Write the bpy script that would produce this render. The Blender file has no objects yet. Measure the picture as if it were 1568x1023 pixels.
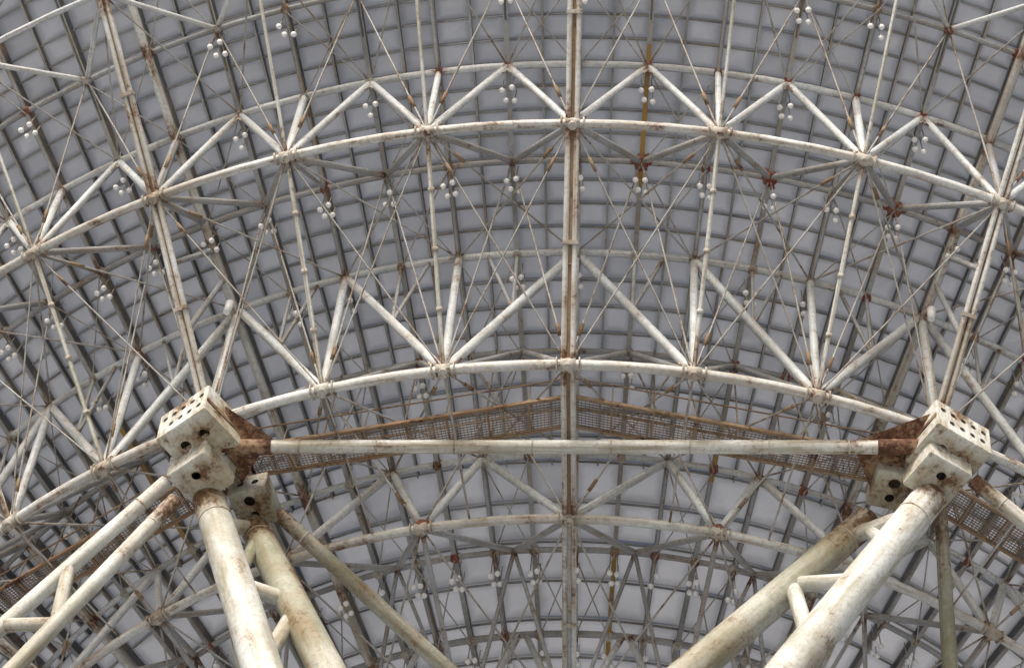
import bpy, bmesh, math, random
from mathutils import Vector, Matrix
random.seed(4)
S=30.0
f,cx,cy,cz,yaw,pit,roll,k=3.4183,.0700,-1.6183,-1.7036,-.1500,1.1343,.1460,.2275
H0=1.7-cz*S
DL=2*math.pi/50
fw=Vector((math.sin(yaw)*math.cos(pit),math.cos(yaw)*math.cos(pit),math.sin(pit)))
rt=Vector((math.cos(yaw),-math.sin(yaw),0));up=rt.cross(fw)
R=math.cos(roll)*rt+math.sin(roll)*up;U=-math.sin(roll)*rt+math.cos(roll)*up
C=Vector((cx,cy,cz))
def W(p): return Vector((p[0]*S,p[1]*S,p[2]*S+H0))
def surf(r,i,off=0.0):
    a=i*DL
    return W((r*math.sin(a),-r*math.cos(a),k*r*r-off))
# ---------- materials
def newmat(name):
    m=bpy.data.materials.new(name);m.use_nodes=True
    nt=m.node_tree;nt.nodes.clear();return m,nt
def N(nt,t,**kw):
    n=nt.nodes.new(t)
    for a,b in kw.items(): setattr(n,a,b)
    return n
def noise(nt,co,scale,detail=4,rough=.6):
    n=N(nt,'ShaderNodeTexNoise');n.inputs['Scale'].default_value=scale;n.inputs['Detail'].default_value=detail;n.inputs['Roughness'].default_value=rough
    nt.links.new(co,n.inputs['Vector']);return n.outputs['Fac']
def ramp(nt,fac,a,b,c0=(0,0,0,1),c1=(1,1,1,1)):
    n=N(nt,'ShaderNodeValToRGB');e=n.color_ramp.elements
    e[0].position=a;e[1].position=b;e[0].color=c0;e[1].color=c1
    nt.links.new(fac,n.inputs[0]);return n.outputs[0]
def mixc(nt,fac,a,b):
    n=N(nt,'ShaderNodeMix',data_type='RGBA')
    if isinstance(fac,float): n.inputs[0].default_value=fac
    else: nt.links.new(fac,n.inputs[0])
    for s,v in ((6,a),(7,b)):
        if isinstance(v,tuple): n.inputs[s].default_value=v
        else: nt.links.new(v,n.inputs[s])
    return n.outputs[2]
def math_(nt,op,a,b):
    n=N(nt,'ShaderNodeMath',operation=op)
    for s,v in ((0,a),(1,b)):
        if isinstance(v,(int,float)): n.inputs[s].default_value=v
        else: nt.links.new(v,n.inputs[s])
    return n.outputs[0]
def paint(name,base,dirt,rust,rust_thr=.62,joint=.25,rough=.55,rscale=1.7,soft=.1,streak=.5,stainc=(.36,.26,.15,1)):
    m,nt=newmat(name);tc=N(nt,'ShaderNodeTexCoord');co=tc.outputs['Object']
    tca=N(nt,'ShaderNodeAttribute',attribute_name='tubeco')
    n1=noise(nt,co,.35,5);n2=noise(nt,co,rscale,6,.65);n3=noise(nt,co,9,5,.7);n4=noise(nt,tca.outputs['Vector'],1.6,5,.65)
    c=mixc(nt,ramp(nt,n1,.42,.66),base,dirt)
    c=mixc(nt,math_(nt,'MULTIPLY',ramp(nt,n3,.48,.7),.5),c,tuple(x*.5 for x in dirt[:3])+(1,))
    c=mixc(nt,math_(nt,'MULTIPLY',ramp(nt,n4,.48,.66),streak),c,stainc)
    at=N(nt,'ShaderNodeAttribute',attribute_name='joint')
    s=math_(nt,'ADD',math_(nt,'ADD',math_(nt,'MULTIPLY',n2,.7),math_(nt,'MULTIPLY',n4,.3)),math_(nt,'MULTIPLY',at.outputs['Fac'],joint))
    stain=ramp(nt,s,rust_thr-.11,rust_thr+.04)
    c=mixc(nt,math_(nt,'MULTIPLY',stain,.5),c,(.36,.25,.15,1))
    s=math_(nt,'ADD',s,math_(nt,'MULTIPLY',math_(nt,'SUBTRACT',n3,.5),.35))
    fr=ramp(nt,s,rust_thr-.02,rust_thr+soft)
    rc=mixc(nt,ramp(nt,n3,.4,.6),rust,tuple(x*.4 for x in rust[:3])+(1,))
    c=mixc(nt,fr,c,rc)
    b=N(nt,'ShaderNodeBsdfPrincipled');nt.links.new(c,b.inputs['Base Color'])
    b.inputs['Roughness'].default_value=rough
    bp=N(nt,'ShaderNodeBump');bp.inputs['Strength'].default_value=.3;bp.inputs['Distance'].default_value=.02
    nt.links.new(n3,bp.inputs['Height']);nt.links.new(bp.outputs[0],b.inputs['Normal'])
    o=N(nt,'ShaderNodeOutputMaterial');nt.links.new(b.outputs[0],o.inputs[0]);return m
M_white=paint('weathered_white_paint',(.78,.82,.84,1),(.50,.53,.54,1),(.22,.085,.04,1),.62,.15,streak=.36)
M_hoop=paint('stained_white_paint',(.72,.75,.75,1),(.44,.43,.39,1),(.22,.10,.05,1),.575,.14,rscale=1.1,streak=.55)
M_main=paint('weathered_cream_paint',(.74,.76,.74,1),(.44,.43,.36,1),(.22,.11,.05,1),.61,.16,rscale=.9,streak=.75,stainc=(.29,.26,.15,1))
M_box=paint('joint_box_paint',(.76,.77,.73,1),(.42,.39,.27,1),(.22,.11,.05,1),.60,.13,rscale=1.6,streak=.85,stainc=(.32,.25,.13,1))
M_olive=paint('algae_stained_paint',(.50,.50,.44,1),(.25,.25,.17,1),(.2,.11,.05,1),.595,.18,rscale=.9,streak=.8,stainc=(.19,.16,.08,1))
M_grey=paint('old_grey_paint',(.44,.46,.48,1),(.27,.28,.285,1),(.2,.1,.05,1),.605,.18,streak=.35)
M_rod=paint('rod_galvanised',(.50,.51,.50,1),(.33,.32,.30,1),(.26,.15,.09,1),.55,.13,streak=.3)
M_rib=paint('rib_grey_paint',(.11,.112,.115,1),(.06,.062,.06,1),(.13,.08,.05,1),.66,.1)
M_flange=paint('rib_flange_paint',(.40,.41,.41,1),(.22,.22,.215,1),(.2,.12,.06,1),.62,.1,rscale=.5,streak=.3)
M_rust=paint('rusted_steel',(.22,.125,.07,1),(.33,.26,.18,1),(.12,.05,.03,1),.55,.2,.85)
M_rail=paint('rusted_rail',(.27,.155,.085,1),(.36,.29,.21,1),(.15,.065,.035,1),.53,.2,.85)
M_grate=paint('grating_steel',(.20,.18,.155,1),(.17,.12,.09,1),(.13,.065,.04,1),.54,.2,.85)
M_coll=paint('joint_paint_rusty',(.58,.58,.54,1),(.38,.33,.27,1),(.17,.075,.04,1),.55,.1,.75,rscale=3.)
M_red=paint('red_lead_primer',(.235,.04,.035,1),(.22,.09,.07,1),(.1,.035,.025,1),.58,.1,.85,streak=.35,rscale=3.)
M_amber=paint('amber_primer',(.45,.26,.04,1),(.3,.2,.08,1),(.15,.07,.03,1),.62,.1,.8,streak=.2)
def panelmat():
    m,nt=newmat('reflector_sheet');tc=N(nt,'ShaderNodeTexCoord');co=tc.outputs['Object']
    n2=noise(nt,co,.9,5,.6);n5=noise(nt,co,.15,3,.5)
    at=N(nt,'ShaderNodeAttribute',attribute_name='tone')
    c=mixc(nt,ramp(nt,n2,.3,.75),(.90,.865,.83,1),(.72,.695,.67,1))
    c=mixc(nt,math_(nt,'MULTIPLY',ramp(nt,n5,.4,.65),.25),c,(.6,.585,.57,1))
    c=mixc(nt,math_(nt,'MULTIPLY',at.outputs['Fac'],.45),c,(.50,.485,.47,1))
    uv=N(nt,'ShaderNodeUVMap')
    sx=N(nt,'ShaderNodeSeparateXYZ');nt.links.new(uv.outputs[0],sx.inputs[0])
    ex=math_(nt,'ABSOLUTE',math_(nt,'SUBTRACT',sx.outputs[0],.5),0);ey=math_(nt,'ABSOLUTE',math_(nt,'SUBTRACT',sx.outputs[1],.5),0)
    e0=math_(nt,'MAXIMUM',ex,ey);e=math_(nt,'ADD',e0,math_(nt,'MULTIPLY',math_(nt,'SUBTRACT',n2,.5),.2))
    c=mixc(nt,math_(nt,'MULTIPLY',ramp(nt,e,.26,.52),.55),c,(.2,.2,.195,1))  # lit centre and shaded border of each panel painted into the colour
    c=mixc(nt,math_(nt,'MULTIPLY',ramp(nt,e0,.47,.485),.4),c,(.12,.12,.12,1))
    d=N(nt,'ShaderNodeBsdfDiffuse');t=N(nt,'ShaderNodeBsdfTranslucent');mx=N(nt,'ShaderNodeMixShader');mx.inputs[0].default_value=.47
    nt.links.new(c,d.inputs[0]);nt.links.new(c,t.inputs[0]);nt.links.new(d.outputs[0],mx.inputs[1]);nt.links.new(t.outputs[0],mx.inputs[2])
    o=N(nt,'ShaderNodeOutputMaterial');nt.links.new(mx.outputs[0],o.inputs[0]);return m
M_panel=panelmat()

# ---------- mesh builder
class MB:
    def __init__(s): s.v=[];s.f=[];s.a=[];s.sm=[];s.tc=[]
    def path(s,pts,r,n=8,joint_ends=True,r2=None,caps=False,fall=.6,radii=None):
        pts=[Vector(p) for p in pts]
        if len(pts)==2:
            d=pts[1]-pts[0];L=d.length
            if L>4*fall*.5 and joint_ends:
                a=min(fall,L*.3)/L
                pts=[pts[0],pts[0]+d*a,pts[1]-d*a,pts[1]]
        m=len(pts);base=len(s.v);seed=random.random()*50
        tot=sum((pts[i+1]-pts[i]).length for i in range(m-1));run=0
        ref=None
        for j,p in enumerate(pts):
            t=(pts[min(j+1,m-1)]-pts[max(j-1,0)]).normalized()
            if ref is None:
                ref=Vector((0,0,1)) if abs(t.z)<.9 else Vector((1,0,0))
            x=(ref-t*ref.dot(t)).normalized();y=t.cross(x)
            if j: run+=(p-pts[j-1]).length
            rr=r if r2 is None else r+(r2-r)*run/tot
            if radii: rr=radii[j]
            ja=0.
            if joint_ends: ja=max(0,1-min(run,tot-run)/fall)
            for q in range(n):
                an=2*math.pi*(q+.5)/n
                s.v.append(tuple(p+x*(rr*math.cos(an))+y*(rr*math.sin(an))));s.a.append(ja)
                s.tc+= [math.cos(an)*.7+seed,math.sin(an)*.7,run*.22+seed]
        for j in range(m-1):
            for q in range(n):
                a=base+j*n+q;b=base+j*n+(q+1)%n
                s.f.append((a,b,b+n,a+n));s.sm.append(n>4)
        if caps:
            s.f.append(tuple(base+q for q in range(n))[::-1]);s.f.append(tuple(base+(m-1)*n+q for q in range(n)));s.sm+=[False,False]
    def ball(s,c,r):
        z=Vector((0,0,r));s.path([c-z,c-z*.7,c,c+z*.7,c+z],r,8,False,caps=True,radii=[r*.25,r*.72,r,r*.72,r*.25])
    def box(s,c,ax,hs,j=0.):
        b=len(s.v)
        for sx in(-1,1):
            for sy in(-1,1):
                for sz in(-1,1):
                    p=c+ax[0]*(sx*hs[0])+ax[1]*(sy*hs[1])+ax[2]*(sz*hs[2])
                    s.v.append(tuple(p));s.a.append(j);s.tc+=list(p*.6)
        for q in((0,1,3,2),(4,6,7,5),(0,4,5,1),(2,3,7,6),(0,2,6,4),(1,5,7,3)):
            s.f.append(tuple(b+i for i in q));s.sm.append(False)
    def beam(s,p,q,w,h,updir=Vector((0,0,1)),j=0.):
        p=Vector(p);q=Vector(q);t=(q-p);L=t.length;t/=L
        y=(updir-t*updir.dot(t)).normalized();x=t.cross(y)
        s.box((p+q)/2,(t,x,y),(L/2,w/2,h/2),j)
    def plate(s,pts,th):
        pts=[Vector(p) for p in pts];n=(pts[1]-pts[0]).cross(pts[2]-pts[0]).normalized()*(th/2)
        b=len(s.v);m=len(pts)
        for sg in(-1,1):
            for p in pts: s.v.append(tuple(p+n*sg));s.a.append(.5);s.tc+=list(p)
        s.f.append(tuple(b+i for i in range(m))[::-1]);s.f.append(tuple(b+m+i for i in range(m)));s.sm+=[False,False]
        for i in range(m):
            s.f.append((b+i,b+(i+1)%m,b+m+(i+1)%m,b+m+i));s.sm.append(False)
    def obj(s,name,mat,parent=None):
        me=bpy.data.meshes.new(name);me.from_pydata(s.v,[],s.f);me.update()
        at=me.attributes.new('joint','FLOAT','POINT');at.data.foreach_set('value',s.a)
        at=me.attributes.new('tubeco','FLOAT_VECTOR','POINT');at.data.foreach_set('vector',s.tc)
        me.polygons.foreach_set('use_smooth',s.sm)
        me.materials.append(mat);o=bpy.data.objects.new(name,me);bpy.context.scene.collection.objects.link(o)
        if parent: o.parent=parent
        return o
def empty(name):
    o=bpy.data.objects.new(name,None);bpy.context.scene.collection.objects.link(o);return o
tel=empty('radio_telescope')

# ---------- reflector panels
rows=[]
r=.30
while r<1.30:
    rows.append(r)
    r+= .036 if r<.66 else (.0225 if r<.84 else .0195)
V=[];F=[];UVs=[];tone=[]
def ncol(r): return 2 if r<.66 else 4
for a,b in zip(rows[:-1],rows[1:]):
    nc=ncol(a)
    for c in range(50*nc):
        i0=c/nc;i1=(c+1)/nc
        base=len(V)
        for (rr,ii) in((a,i0),(a,i1),(b,i1),(b,i0)): V.append(tuple(surf(rr,ii,-.004+random.uniform(-.0006,.0006))))
        F.append((base,base+1,base+2,base+3));UVs+=[(0,0),(1,0),(1,1),(0,1)]
        t=random.random();tone+=[t*t]*4
me=bpy.data.meshes.new('reflector_panels');me.from_pydata(V,[],F)
uvl=me.uv_layers.new(name='UVMap')
uvl.data.foreach_set('uv',[x for t in UVs for x in t])
me.attributes.new('tone','FLOAT','POINT').data.foreach_set('value',tone)
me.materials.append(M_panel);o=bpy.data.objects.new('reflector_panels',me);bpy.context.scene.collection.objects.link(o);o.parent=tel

ribs=MB();flange=MB();hoopr=MB();amber=MB()
for a,b in zip(rows[:-1],rows[1:]):
    nc=ncol(a)
    for c in range(50*nc):
        i0=c/nc
        half=(c%(nc//2)==0)
        h=.42 if half else .24
        o0=h/2/S
        ribs.beam(surf(a,i0,o0),surf(b,i0,o0),.06 if half else .04,h)
        fl=flange
        if half and ((c*7+int(a*9)*3)%19==0): fl=amber
        fl.beam(surf(a,i0,(h+.012)/S),surf(b,i0,(h+.012)/S),.13 if half else .06,.018)
        hoopr.beam(surf(a,i0,.04/S),surf(a,i0+1/nc,.04/S),.045,.06)
ribs.obj('panel_ribs',M_rib,tel);flange.obj('rib_flanges',M_flange,tel);hoopr.obj('panel_hoop_ribs',M_flange,tel);amber.obj('primed_rib_flanges',M_amber,tel)

# ---------- ring trusses
white=MB();hoops=MB();grey=MB();rods=MB();main=MB();red=MB();rust=MB();dots=MB();coll=MB()
def hoop(mb,r,off,rad,i0=0,i1=50,sub=3,n=8):
    pts=[surf(r,i0+q/sub,off) for q in range(int((i1-i0)*sub)+1)]
    mb.path(pts,rad,n,joint_ends=False)
rA,oA,rAi,rB,oB,rBo,rC,oC,rCo=.9890,.1356,.9215,.8247,.1974,.8445,.6783,.1452,.6707
T=.012
rE,oE=1.15,.10
bA=lambda i:surf(rA,i,oA);bB=lambda i:surf(rB,i,oB);bC=lambda i:surf(rC,i,oC);bE=lambda i:surf(rE,i,oE)
tp=lambda r,i:surf(r,i,T)
def node(mb,p,s=.2):
    mb.path([p-Vector((0,0,s)),p+Vector((0,0,s))],s*1.1,8,False,caps=True)
hoop(hoops,rA,oA,.115);hoop(white,1.0,T,.1);hoop(grey,rAi,T,.085)
hoop(hoops,rB,oB,.135);hoop(white,rBo,T,.1);hoop(grey,.761,T,.085)
hoop(hoops,rC,oC,.125);hoop(white,rCo,T,.085);hoop(grey,.586,T,.085)
hoop(grey,.508,T,.10);hoop(grey,1.074,T,.08);hoop(white,rE,oE,.08);hoop(grey,1.2,T,.1)
def flangepair(r,i,off,rad,g):
    for sg in(-1,1):
        c=surf(r,i+sg*g,off);c2=surf(r,i+sg*(g+.012),off);coll.path([c,c2],rad*1.5,10,False,caps=True)
    coll.path([surf(r,i-g*.7,off),surf(r,i+g*.7,off)],rad*1.22,8,False,caps=True)
    p=surf(r,i,off)
    coll.path([p-Vector((0,0,.22)),p+Vector((0,0,.3))],rad*.95,8,False,caps=True)
def gus(mb,p,q,w=.3,l=.55):
    d=(q-p).normalized();s_=d.cross(Vector((0,0,1))).normalized();n=s_.cross(d)
    mb.plate([p,p+d*l+n*.05,p+d*l*.9-n*w*.5,p-n*w*.6],.03)
def blotch(mb,p,s):
    # primed node: drum with short stub sleeves on the converging members
    node(mb,p,s*.7)
    for q in range(6):
        an=q*1.05+random.random()*.3;L=s*random.uniform(.7,1.3)
        e=p+Vector((math.cos(an)*L,math.sin(an)*L,-.05))
        mb.path([p,e],s*.3,6,False,r2=s*.26,caps=True)
for i in range(50):
    s=i-50 if i>25 else i
    for d in(-.5,.5):
        white.path([bA(i),tp(1.0,i+d)],.1)
        grey.path([bA(i),tp(rAi,i+d)],.09)
        x=random.random()
        gus(rust if x<.4 else (red if x<.5 and s>-2 else coll),bA(i),tp(1.0,i+d));gus(coll,tp(1.0,i+d),bA(i))
    white.path([bA(i),tp(1.0,i)],.09 if i%2 else .11)
    grey.path([bA(i),tp(rAi,i)],.06)
    flangepair(rA,i,oA,.12,.07)
    for d in(-.5,.5):
        white.path([bE(i),tp(1.074,i+d)],.075);grey.path([bE(i),tp(1.2,i+d)],.09)
    white.path([bB(i),tp(rBo,i)],.115)
    for d in(-.5,.5): grey.path([bB(i),tp(.761,i+d)],.09)
    flangepair(rB,i,oB,.14,.085)
    for rr in(1.074,1.0,rAi,rBo,.761,rCo,.586,.508):
        for h in(0,.5):
            p=tp(rr,i+h);x=random.random();m_=rust if x<.25 else (red if x<.36 else coll)
            if s+h in(.5,1.5,2.5) and rr==rAi: blotch(red,p,.26)
            elif s+h in (.5,1,1.5,2,2.5,3,3.5,0,-.5,-1) and rr==1.0: blotch(red,p,.15)
            elif (rr==rAi and s+h in(3,3.5)) or (rr==.761 and s+h in(1.5,2,3.5,-1.5)) or (rr==.508 and s+h==-1) or (rr==rBo and s+h in(4,3,0)) or (rr==1.074 and s+h in(3,4)): blotch(red,p,.17)
            else: node(m_,p,.12)
pairs=[(0,1),(1,2),(3,2),(0,-1),(-2,-1),(-3,-2),(-5,-4),(-3,-4),(3,4),(5,4),(-5,-6),(5,6)]
for a in range(7,25,2): pairs+=[(a,a-1),(a,a+1),(-a,-a+1),(-a,-a-1)]
for t,b in pairs:
    p=tp(rBo,t);q=bB(b);white.path([p,q],.125)
    gus(rust if random.random()<.4 else coll,q,p,.35,.7);gus(coll,p,q)
    m=(p+q)/2;grey.path([m,tp(rBo,(t+b)/2)],.055,6);grey.path([m,tp(rBo,t*.25+b*.75)],.055,6);
for j in range(-16,17):
    c=1.5*j;b=bC(c)
    tt=[c-1,c+1] if j%2==0 else [c-.5,c+.5]
    for t in tt: white.path([b,tp(rCo,t)],.115);gus(coll,b,tp(rCo,t))
    for d in(-.75,.75): grey.path([b,tp(.586,c+d)],.09)
    flangepair(rC,c,oC,.13,.1)
    if j in(-1,1): blotch(red,b+Vector((0,0,.1)),.2)
    for d in(-1,1): white.path([surf(.49,c,.13),tp(.508,c+d*.7)],.09)
    grey.path([b,surf(.49,c,.13)],.07)
    for d in(-.75,.75):
        rods.path([b,surf(.49,c+2*d,.13)],.03,5)
        grey.path([surf(.49,c,.13),tp(.586,c+d)],.06,6)
hoop(grey,.49,.13,.12)
def rad(i,heavy):
    if heavy:
        w=.23 if i==0 else .18
        chain=[bE(i),bA(i),bB(i),bC(i),surf(.49,i,.13),surf(.3,i,.1)]
        for a,b in zip(chain[:-1],chain[1:]):
            d=(b-a).normalized();sd=d.cross(Vector((0,0,1))).normalized()
            for sg in(-1,1):
                hoops.path([a+sd*(sg*w*.5),b+sd*(sg*w*.5)],.075,8,fall=1.)
            rust.beam(a+Vector((0,0,.03)),b+Vector((0,0,.03)),w*.9,.03)
            n=int((b-a).length/2.2)
            for q in range(1,n):
                c=a.lerp(b,q/n);coll.box(c-Vector((0,0,.02)),(d,sd,d.cross(sd)),(.05,w*.5+.085,.09))
        for rr,b0 in((1.0,bA),(rAi,bA),(rBo,bB),(.761,bB)): grey.path([b0(i),tp(rr,i)],.11)
        for q in(.3,.6): grey.path([bA(i).lerp(bB(i),q),tp(rAi+(rBo-rAi)*q,i)],.08)
        st_=[1.2,1.074,1.0,rAi,rBo,.761,rCo,.586,.508]
        for a,b in zip(st_[:-1],st_[1:]): hoops.path([surf(a,i,.024),surf(b,i,.024)],.12,8)
    else:
        main.path([bE(i),bA(i)],.05,8,fall=1.2)
        a,b=bA(i),bB(i);main.path([a,b],.06,8,fall=1.2)
        d=(b-a).normalized()
        for q in(.25,.5,.75):
            c=a.lerp(b,q);coll.path([c-d*.06,c+d*.06],.085,8,False,caps=True)
        rods.path([bB(i),bC(i)],.03,6)
HV=[0,3,-3,6,-6,9,-9,12,-12,15,-15,18,-18,21,-21,24]
for i in range(-24,26): rad(i,i in HV)
for i in range(50):
    for a,b in((1.2,1.074),(1.074,1.0),(1.0,rAi),(rAi,rBo),(rBo,.761),(.761,rCo),(rCo,.586),(.586,.508)):
        grey.path([surf(a,i,.016),surf(b,i,.016)],.055,6)
        x=(i*13+int(a*31))%3
        if x==0: rods.path([surf(a,i,.018),surf(b,i+.5,.018)],.02,5,False);rods.path([surf(a,i+.5,.018),surf(b,i,.018)],.02,5,False)
        if x==1: rods.path([surf(a,i+.5,.018),surf(b,i+1,.018)],.02,5,False);rods.path([surf(a,i+1,.018),surf(b,i+.5,.018)],.02,5,False)
turn=MB()
def tie(a,b,r):
    rods.path([a,b],r,5)
    d=(b-a);L=d.length;d/=L
    if random.random()<.6: turn.path([a+d*1.0,a+d*1.4],r*1.9,6,False,caps=True)
for i in range(-15,16):
    for d in(-1,1):
        tie(bA(i),tp(rBo,i+d),.028)
        tie(bB(i),tp(rAi,i+d*.5),.028)
        tie(bA(i),bB(i+d),.024)
        tie(bB(i),tp(rCo,i+d),.03)
        tie(bA(i),tp(1.074,i+d*.5),.028)
        tie(bE(i),tp(1.0,i+d*.5),.026)
        if abs(i)<11: tie(bC(i*1.5),tp(.761,i*1.5+d),.03)
# white studs
M_w,nt=newmat('white_enamel');b=N(nt,'ShaderNodeBsdfPrincipled');b.inputs['Base Color'].default_value=(1,1,1,1);b.inputs['Roughness'].default_value=.25
o_=N(nt,'ShaderNodeOutputMaterial');nt.links.new(b.outputs[0],o_.inputs[0])
for i in range(50):
    for h in(0,.5):
        for rr in(1.062,.983,.909,.828,.745,.572,.496):
            if rr in(.983,.745) and h==0: continue
            if rr==.828 and (i+int(h*2))%2: continue
            if rr==1.062 and (i+int(h*2))%2: continue
            if rr==.745 and i%2: continue
            sc_=.7/rr if rr<.7 else 1
            for dx,dr in((-.04,.003),(.035,.0045),(-.015,-.0045),(.05,-.005)):
                if random.random()<.92:
                    ii=i+h+dx*sc_;r_=rr+dr+random.uniform(-.001,.001)
                    p=surf(r_,ii,.032);dots.ball(p,.088)
                    rods.path([p,surf(r_,ii,.0)],.018,4,False)
for i,rr in((-3,.857),(3,.857)):
    p=surf(rr,i,.05);dots.path([p,p+Vector((0.05,-.1,.4))],.09,14,False,r2=.13,caps=True);rods.path([p+Vector((0,0,.3)),tp(rBo,i)],.03,6)
white.obj('ring_truss_web_tubes',M_white,tel);hoops.obj('ring_truss_hoops',M_hoop,tel);grey.obj('secondary_truss_tubes',M_grey,tel);rods.obj('tie_rods',M_rod,tel)
turn.obj('turnbuckles',M_rust,tel)
main.obj('radial_truss_chords',M_main,tel);red.obj('primed_joints',M_red,tel);rust.obj('rusted_joints',M_rust,tel);dots.obj('panel_adjuster_studs',M_w,tel);coll.obj('joint_collars',M_coll,tel)

# ---------- catwalk (polygon ring with grating deck)
cw=MB();cwr=MB();cz_=52.81
for i in range(-24,24,3):
    a0,a1=i*DL,(i+3)*DL
    P=lambda r,a,z=cz_: Vector((r*math.sin(a),-r*math.cos(a),z))
    ro,ri=23.25,22.4
    o0,o1,i0,i1=P(ro,a0),P(ro,a1),P(ri,a0),P(ri,a1)
    for a,b in((o0,o1),(i0,i1)):
        cwr.beam(a,b,.07,.14);cwr.path([a+Vector((0,0,1.05)),b+Vector((0,0,1.05))],.025,6,False)
    n=88
    for q in range(n+1):
        t=q/n;cw.beam(o0.lerp(o1,t),i0.lerp(i1,t),.012,.03)
        if q%11==0:
            cwr.beam(o0.lerp(o1,t)-Vector((0,0,.06)),i0.lerp(i1,t)-Vector((0,0,.06)),.05,.08)
            for e0,e1 in((o0,o1),(i0,i1)):
                c=e0.lerp(e1,t);cw.path([c,c+Vector((0,0,1.05))],.02,6,False)
    for q in range(1,12):
        t=q/12;cw.beam(o0.lerp(i0,t),o1.lerp(i1,t),.022,.02)
    for t in(.25,.5,.75):
        c=o0.lerp(o1,t);rr=math.hypot(c.x,c.y)/S;cw.path([c,Vector((c.x,c.y,H0+S*k*rr*rr-.4))],.025,5,False)
ctw=empty('maintenance_catwalk');cw.obj('grating_deck',M_grate,ctw);cwr.obj('catwalk_rails',M_rail,ctw)

# ---------- support structure
sup=empty('telescope_support_frame')
leg=MB();olive=MB();coll=MB();rust=MB()
def L(p,q,ra,rb,ext=0,n=24,mb=None):
    mb=mb or leg
    p=Vector(p);q=Vector(q);q2=p+(q-p)*(1+ext)
    mb.path([p,p.lerp(q2,.12),p.lerp(q2,.3),p.lerp(q2,.5),p.lerp(q2,.75),q2],ra,n,True,r2=ra+(rb-ra)*(1+ext),fall=1.6)
    d=(q-p).normalized()
    c=p+d*.9;coll.path([c,c+d*.05],ra*1.05,n,False,caps=True)
    return p,q
L1=L((-9.02,-21.41,50.41),(-6.585,-20.565,43.81),.42,.47,1.)
L2=L((-8.11,-20.43,51.01),(-5.10,-20.60,43.81),.37,.42,1.,mb=olive)
L3=L((-7.42,-20.72,51.01),(-2.93,-17.18,49.21),.19,.22,1.5,mb=olive)
L4=L((-10.06,-21.9,50.41),(-13.36,-20.17,46.21),.19,.2,1.2)
L5=L((-9.74,-21.73,49.81),(-12.55,-20.24,44.41),.19,.2,1.2)
R1=L((8.94,-21.8,50.41),(5.17,-20.53,44.41),.42,.47,1.)
R2=L((7.53,-20.79,51.01),(3.56,-19.46,46.81),.37,.42,1.5,mb=olive)
R3=L((9.32,-21.12,51.31),(9.42,-18.06,48.31),.16,.2,1.2,mb=olive)
R4=L((9.99,-22.11,50.71),(11.27,-21.35,49.81),.19,.2,2.5)
R5=L((9.2,-22.3,50.9),(7.75,-21.2,49.3),.15,.15,.0)
L6=L((-8.9,-21.0,50.4),(-7.6,-19.7,46.2),.17,.18,.8,mb=olive)
T1=L((-8.7,-22.6,51.01),(8.9,-22.85,51.01),.175,.175,0)
d=(T1[1]-T1[0]).normalized()
for e,sg in((T1[0],1),(T1[1],-1)): rust.path([e,e+d*sg*1.25],.2,16,True,caps=True)
for q in range(1,9):
    c=T1[0].lerp(T1[1],q/9);coll.path([c-d*.02,c+d*.02],.186,20,False,caps=True)
def st(A,a,B,b,r,mb=None): (mb or leg).path([A[0].lerp(A[1],a),B[0].lerp(B[1],b)],r,16,True)
st(L1,.15,L2,.05,.2);st(L1,.5,L2,.55,.2);st(L1,.95,L2,.6,.2);st(L1,.5,L2,.1,.16,olive)
st(R1,.5,R2,.5,.2);st(R1,.85,R2,.5,.2);st(R1,.1,R2,.15,.2);st(R1,.3,R2,.05,.17)
st(L4,.6,L5,.75,.17);st(L4,.98,L5,.75,.17)
for s_,x0 in((-1,-9.2),(1,9.2)):
    a=Vector((x0,-22.9,51.3))
    for q in(tp(rBo,3*s_),tp(.761,3*s_),tp(.761,2.5*s_),tp(.761,3.5*s_)): leg.path([a,q],.12,12,True)
leg.obj('support_tubes',M_main,sup);olive.obj('stained_support_tubes',M_olive,sup);coll.obj('tube_flanges',M_coll,sup)
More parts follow.
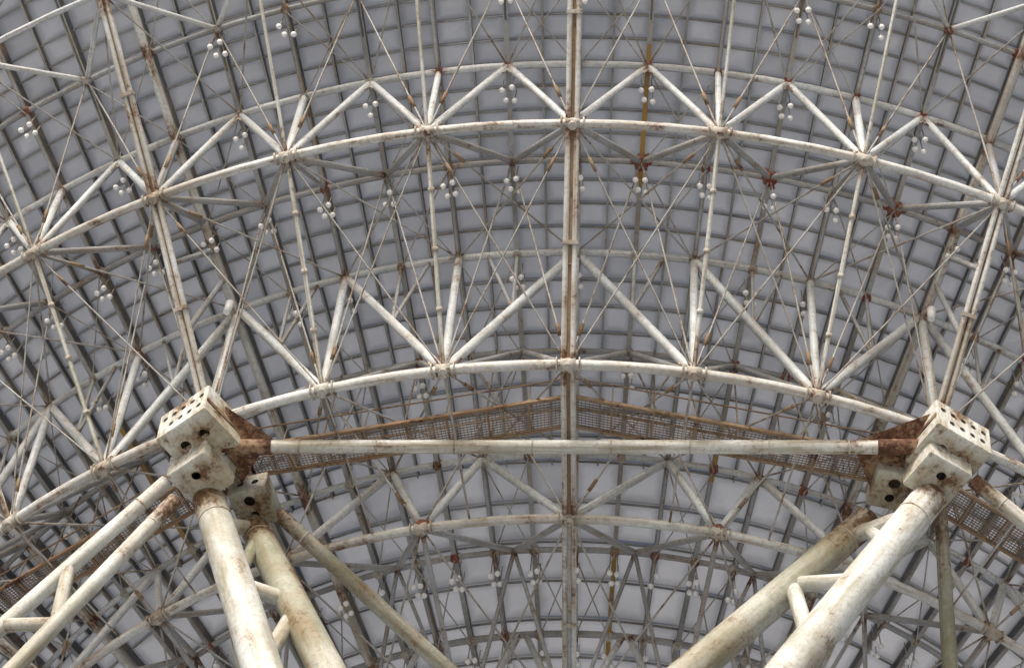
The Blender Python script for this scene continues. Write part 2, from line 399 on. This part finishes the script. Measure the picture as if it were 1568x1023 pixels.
def box_obj(name,c,ax,hs,mat,holes_y=(),holes_z=(),wall=.03,jt=.35):
    bm=bmesh.new();bmesh.ops.create_cube(bm,size=2)
    for v in bm.verts: v.co=Vector((v.co.x*hs[0],v.co.y*hs[1],v.co.z*hs[2]))
    bmesh.ops.bevel(bm,geom=bm.edges[:],offset=.02,segments=2,affect='EDGES')
    me=bpy.data.meshes.new(name);bm.to_mesh(me);bm.free();me.materials.append(mat)
    o=bpy.data.objects.new(name,me);bpy.context.scene.collection.objects.link(o)
    bm=bmesh.new()
    ih=[h-wall for h in hs]
    bmesh.ops.create_cube(bm,size=2)
    for v in bm.verts: v.co=Vector((v.co.x*ih[0],v.co.y*ih[1],v.co.z*ih[2]))
    m1=bpy.data.meshes.new('cut0');bm.to_mesh(m1);bm.free();cs=[bpy.data.objects.new('cut0',m1)]
    for (x,z,rd) in holes_y:
        bm=bmesh.new();bmesh.ops.create_cone(bm,cap_ends=True,segments=20,radius1=rd,radius2=rd,depth=.3,matrix=Matrix.Translation((x,hs[1],z))@Matrix.Rotation(math.pi/2,4,'X'))
        m=bpy.data.meshes.new('c');bm.to_mesh(m);bm.free();cs.append(bpy.data.objects.new('c',m))
    for (x,y,rd) in holes_z:
        bm=bmesh.new();bmesh.ops.create_cone(bm,cap_ends=True,segments=24,radius1=rd,radius2=rd,depth=.3,matrix=Matrix.Translation((x,y,-hs[2])))
        m=bpy.data.meshes.new('c');bm.to_mesh(m);bm.free();cs.append(bpy.data.objects.new('c',m))
    for c_ in cs:
        bpy.context.scene.collection.objects.link(c_)
        md=o.modifiers.new('b','BOOLEAN');md.operation='DIFFERENCE';md.object=c_;md.solver='EXACT'
    dg=bpy.context.evaluated_depsgraph_get();me2=bpy.data.meshes.new_from_object(o.evaluated_get(dg))
    o.modifiers.clear();o.data=me2
    for c_ in cs: bpy.data.objects.remove(c_)
    nv=len(me2.vertices)
    at=me2.attributes.new('joint','FLOAT','POINT');at.data.foreach_set('value',[jt]*nv)
    at=me2.attributes.new('tubeco','FLOAT_VECTOR','POINT');at.data.foreach_set('vector',[x for v in me2.vertices for x in (v.co.x*2,v.co.y*1.,v.co.z*.5)])
    M=Matrix((ax[0],ax[1],ax[2])).transposed().to_4x4();M.translation=Vector(c);o.matrix_world=M;o.parent=sup
    return o
def axes(phi,tilt=0.):
    y=Vector((math.sin(phi),-math.cos(phi),0));x=-Vector((math.cos(phi),math.sin(phi),0));z=x.cross(y)
    if tilt:
        y2=y*math.cos(tilt)-z*math.sin(tilt);z=y*math.sin(tilt)+z*math.cos(tilt);y=y2
    return x,y,z
hy=[(-.6+.3*q,.22,.085) for q in range(5)]+[(-.55+.3*q,-.18,.085) for q in range(4)]
for (phi,c,c2,c3) in ((-.62,(-9.3,-22.9,51.3),(-9.2,-22.1,50.7),(-8.0,-21.05,51.05)),(.55,(9.4,-22.75,51.3),(9.1,-22.35,50.75),(8.05,-21.75,51.15))):
    ax=axes(phi,.12)
    box_obj('joint_box_body',c,ax,(.8,.68,.55),M_box,hy,[(.3,.1,.14),(-.3,.1,.14)])
    box_obj('joint_box_neck',c2,ax,(.62,.58,.45),M_box,[(0,.1,.08)],[(.0,.15,.12)])
    box_obj('hinge_box',c3,axes(phi*.4,.1),(.5,.55,.35),M_olive,[(-.2,0,.1),(.2,0,.1)],[(.0,.22,.15),(0,-.22,.12)])
    X,Y,Z=ax;cc=Vector(c)
    for sx in(-1,1):
        rust.box(cc+X*(sx*.81)-Z*.1,(X,Y,Z),(.015,.66,.06),.4)
    for q in range(6):
        p=cc+X*(-.6+q*.24)-Z*.55-Y*.5;rust.path([p,p-Z*.06],.035,6,False,caps=True)
rust.plate([(-8.65,-23.5,51.5),(-7.4,-22.75,51.15),(-8.6,-22.6,51.05)],.05)
rust.plate([(-8.6,-22.5,51.0),(-7.7,-22.5,51.0),(-8.3,-21.5,51.1)],.05)
rust.plate([(9.0,-23.55,51.5),(7.2,-22.95,51.15),(8.5,-22.8,51.1)],.05)
rust.plate([(7.1,-22.75,51.05),(8.4,-22.8,51.05),(8.3,-21.9,51.1),(7.6,-21.5,51.1)],.05)
rust.obj('gusset_plates',M_rail,sup)
# pedestal
bm=bmesh.new()
for (z,r0,r1,h) in((17,5.2,3.6,34),(35,4.4,4.4,2.),(36.6,3.8,3.8,1.2)):
    bmesh.ops.create_cone(bm,cap_ends=True,segments=16,radius1=r0,radius2=r1,depth=h,matrix=Matrix.Translation((-1.2,-16.5,z)))
me=bpy.data.meshes.new('concrete_pedestal');bm.to_mesh(me);bm.free()
o=bpy.data.objects.new('concrete_pedestal',me);bpy.context.scene.collection.objects.link(o)
mc,nt=newmat('concrete');tc=N(nt,'ShaderNodeTexCoord');c=mixc(nt,noise(nt,tc.outputs['Object'],.8,6),(.36,.35,.33,1),(.24,.24,.22,1))
b=N(nt,'ShaderNodeBsdfDiffuse');nt.links.new(c,b.inputs[0]);oo=N(nt,'ShaderNodeOutputMaterial');nt.links.new(b.outputs[0],oo.inputs[0]);me.materials.append(mc)

# ---------- camera
cam=bpy.data.cameras.new('cam');cam.sensor_width=36;cam.lens=f*1000/1568*36;cam.clip_end=5000
co=bpy.data.objects.new('camera',cam);bpy.context.scene.collection.objects.link(co)
m=Matrix((R,U,-fw)).transposed().to_4x4();m.translation=W(C);co.matrix_world=m
bpy.context.scene.camera=co
# ---------- ground
bm=bmesh.new();bmesh.ops.create_grid(bm,x_segments=8,y_segments=8,size=2000)
me=bpy.data.meshes.new('ground');bm.to_mesh(me);g=bpy.data.objects.new('ground',me);bpy.context.scene.collection.objects.link(g)
mg,nt=newmat('pale_gravel');tc=N(nt,'ShaderNodeTexCoord');c=mixc(nt,noise(nt,tc.outputs['Object'],.5,6),(.42,.42,.40,1),(.5,.49,.47,1))
b=N(nt,'ShaderNodeBsdfDiffuse');nt.links.new(c,b.inputs[0]);o=N(nt,'ShaderNodeOutputMaterial');nt.links.new(b.outputs[0],o.inputs[0]);me.materials.append(mg)
# ---------- light
w=bpy.data.worlds.new('World');bpy.context.scene.world=w;w.use_nodes=True;nt=w.node_tree
sky=nt.nodes.new('ShaderNodeTexSky');sky.sky_type='NISHITA';sky.sun_disc=False
el=math.radians(27);az=math.radians(192)
sky.sun_elevation=el;sky.sun_rotation=az;sky.dust_density=5;sky.air_density=1;sky.ozone_density=1
nt.links.new(sky.outputs[0],nt.nodes['Background'].inputs[0]);nt.nodes['Background'].inputs[1].default_value=.15
sl=bpy.data.lights.new('sun','SUN');sl.energy=2.8;sl.angle=math.radians(16);sl.color=(.98,.985,1)
so=bpy.data.objects.new('sun',sl);bpy.context.scene.collection.objects.link(so)
d=Vector((math.sin(az)*math.cos(el),math.cos(az)*math.cos(el),math.sin(el)))
so.rotation_euler=d.to_track_quat('Z','Y').to_euler()
sc=bpy.context.scene;sc.view_settings.view_transform='Standard';sc.view_settings.look='None';sc.view_settings.exposure=0
